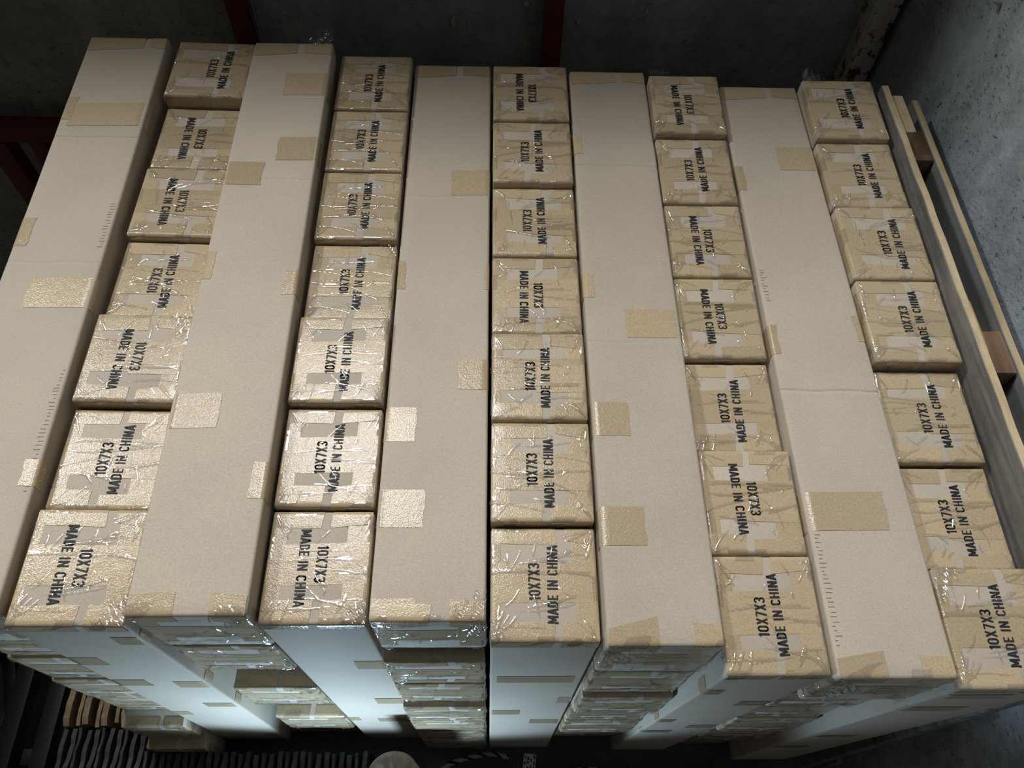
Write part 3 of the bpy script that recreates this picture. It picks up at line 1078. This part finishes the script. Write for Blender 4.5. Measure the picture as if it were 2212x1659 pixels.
while x < -.345:
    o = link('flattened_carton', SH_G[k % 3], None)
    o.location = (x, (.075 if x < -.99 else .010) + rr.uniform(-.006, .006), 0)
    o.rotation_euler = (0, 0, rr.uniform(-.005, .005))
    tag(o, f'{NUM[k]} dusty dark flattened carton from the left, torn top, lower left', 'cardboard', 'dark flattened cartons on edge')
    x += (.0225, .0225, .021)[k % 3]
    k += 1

# dark low trestle at the far lower left
rack = bpy.data.objects['steel_rack']
rx0, ry0 = -1.45 + 1.5, .35 - 1.90      # separate trestle near the floor, only parented to the rack
for k, (xx, ww) in enumerate(((-.12, .05), (.02, .055), (.13, .05))):
    o = link('rail', box_mesh('rail', ww, .9, .06, M['black_steel'], .004), None, rack)
    o.location = (rx0 + xx, ry0 + .08, .12)
o = link('crossbar', box_mesh('crossbar', .42, .05, .05, M['black_steel'], .004), None, rack)
o.location = (rx0, ry0 - .07, .065)
o = link('brace', box_mesh('brace', .04, .42, .04, M['black_steel'], .004), None, rack)
o.location = (rx0 - .05, ry0 + .12, .07)
o.rotation_euler = (0, 0, .35)
for k, yy in enumerate((-.25, .45)):
    for q, xx in enumerate((-.12, .13)):
        o = link('foot', box_mesh('foot', .05, .05, .12, M['black_steel'], .004), None, rack)
        o.location = (rx0 + xx, ry0 + yy, 0)

# ------------------------------------------------------------------ dark wrapped load in front, rope, tag, post
n = 40
vs, fs = [], []
for j in range(n + 1):
    for i in range(n + 1):
        u, v = i / n, j / n
        px, py = -.15 + 1.03 * u, -.75 + .97 * v
        e = min(u, 1 - u, v, 1 - v)
        z = .18 * min(1, e / .03) + .010 * noise.noise(Vector((px * 9, py * 9, 0))) * min(1, e / .05) + .006 * noise.noise(Vector((px * 30, py * 22, 3)))
        vs.append((px, py, max(0.001, z)))
for j in range(n):
    for i in range(n):
        q = j * (n + 1) + i
        fs.append((q, q + 1, q + n + 2, q + n + 1))
fs.append(tuple(range(n + 1)) + tuple((n + 1) * (j + 1) - 1 for j in range(1, n + 1)) + tuple(n * (n + 1) + i for i in range(n - 1, -1, -1)) + tuple((n + 1) * j for j in range(n - 1, 0, -1)))
o = link('covered_load', mesh('covered_load', vs, fs, M['tarp'], True), None)
tag(o, 'low load under a black plastic sheet in front of the stack', 'load')


def rope(name, pts, r, label):
    root = tag(empty(name, pts[0]), label, 'rope', None)
    pts = [Vector(p) for p in pts]
    # Catmull-Rom centre line
    line = []
    P4 = [pts[0]] + pts + [pts[-1]]
    for a in range(len(P4) - 3):
        for s in np.linspace(0, 1, 16, endpoint=False):
            p0, p1, p2, p3 = P4[a:a + 4]
            line.append(.5 * ((2 * p1) + (p2 - p0) * s + (2 * p0 - 5 * p1 + 4 * p2 - p3) * s * s + (3 * p1 - p0 - 3 * p2 + p3) * s ** 3))
    for k in range(3):
        q = []
        dist = 0
        for i, c in enumerate(line):
            d = (line[min(i + 1, len(line) - 1)] - line[max(0, i - 1)]).normalized()
            a = d.cross(Vector((0, 0, 1))).normalized()
            b = d.cross(a)
            if i:
                dist += (line[i] - line[i - 1]).length
            t = dist / (r * 7) * 2 * PI + k * 2 * PI / 3
            q.append(c + (a * math.cos(t) + b * math.sin(t)) * r * .55 - pts[0])
        link('strand', tube_mesh('strand', q, r * .62, M['rope_pale'] if k < 2 else M['rope_dark'], 6), None, root)


rope('rope', [(-.145, .226, .196), (-.10, .252, .200), (0.0, .272, .204), (.06, .262, .200)], .0062, 'pale twisted rope lying on black plastic left of the paper tag')
rope('rope', [(.20, .215, .200), (.26, .228, .204), (.33, .228, .204), (.39, .205, .200)], .0062, 'pale twisted rope lying on black plastic right of the paper tag')
t = tag(empty('paper_tag', (.115, .222, .205), (0, .05, -.12)), 'small printed paper tag at the foot of the middle upright carton', 'tag')
link('card', box_mesh('card', .036, .10, .0012, M['paper']), None, t)
vs, fs = [], []
r3 = random.Random(11)
for c in range(4):
    y = -.045
    xx = -.0135 + c * .009
    while y < .042:
        ln = r3.uniform(.004, .012)
        b = len(vs)
        ww = .0022 if c != 1 else .0030
        for (dx, dy) in ((-ww, 0), (ww, 0), (ww, ln), (-ww, ln)):
            vs.append((xx + dx, y + dy, .0016))
        fs.append((b, b + 1, b + 2, b + 3))
        y += ln + r3.uniform(.003, .012)
link('print', mesh('print', vs, fs, M['ink']), None, t)

# round post end
bm = bmesh.new()
seg = 40
rings = [(.066, 0), (.066, .585), (.062, .598), (.050, .604), (.030, .606), (.012, .607)]
rows = []
for (r_, z_) in rings:
    rows.append([bm.verts.new(((r_ + .0015 * math.sin(5 * a + z_)) * math.cos(a), (r_ + .0015 * math.sin(3 * a)) * math.sin(a), z_ + .0008 * math.sin(9 * a))) for a in [2 * PI * k / seg for k in range(seg)]])
for a in range(len(rows) - 1):
    for k in range(seg):
        bm.faces.new((rows[a][k], rows[a][(k + 1) % seg], rows[a + 1][(k + 1) % seg], rows[a + 1][k]))
bm.faces.new(rows[-1])
bm.faces.new(rows[0][::-1])
me = bpy.data.meshes.new('round_post')
bm.to_mesh(me)
bm.free()
me.materials.append(M['log'])
me.shade_smooth()
o = link('round_post', me, None)
o.location = (-.236, .175, 0)
tag(o, 'round grey-brown wooden post end in front of the second upright carton row', 'post')
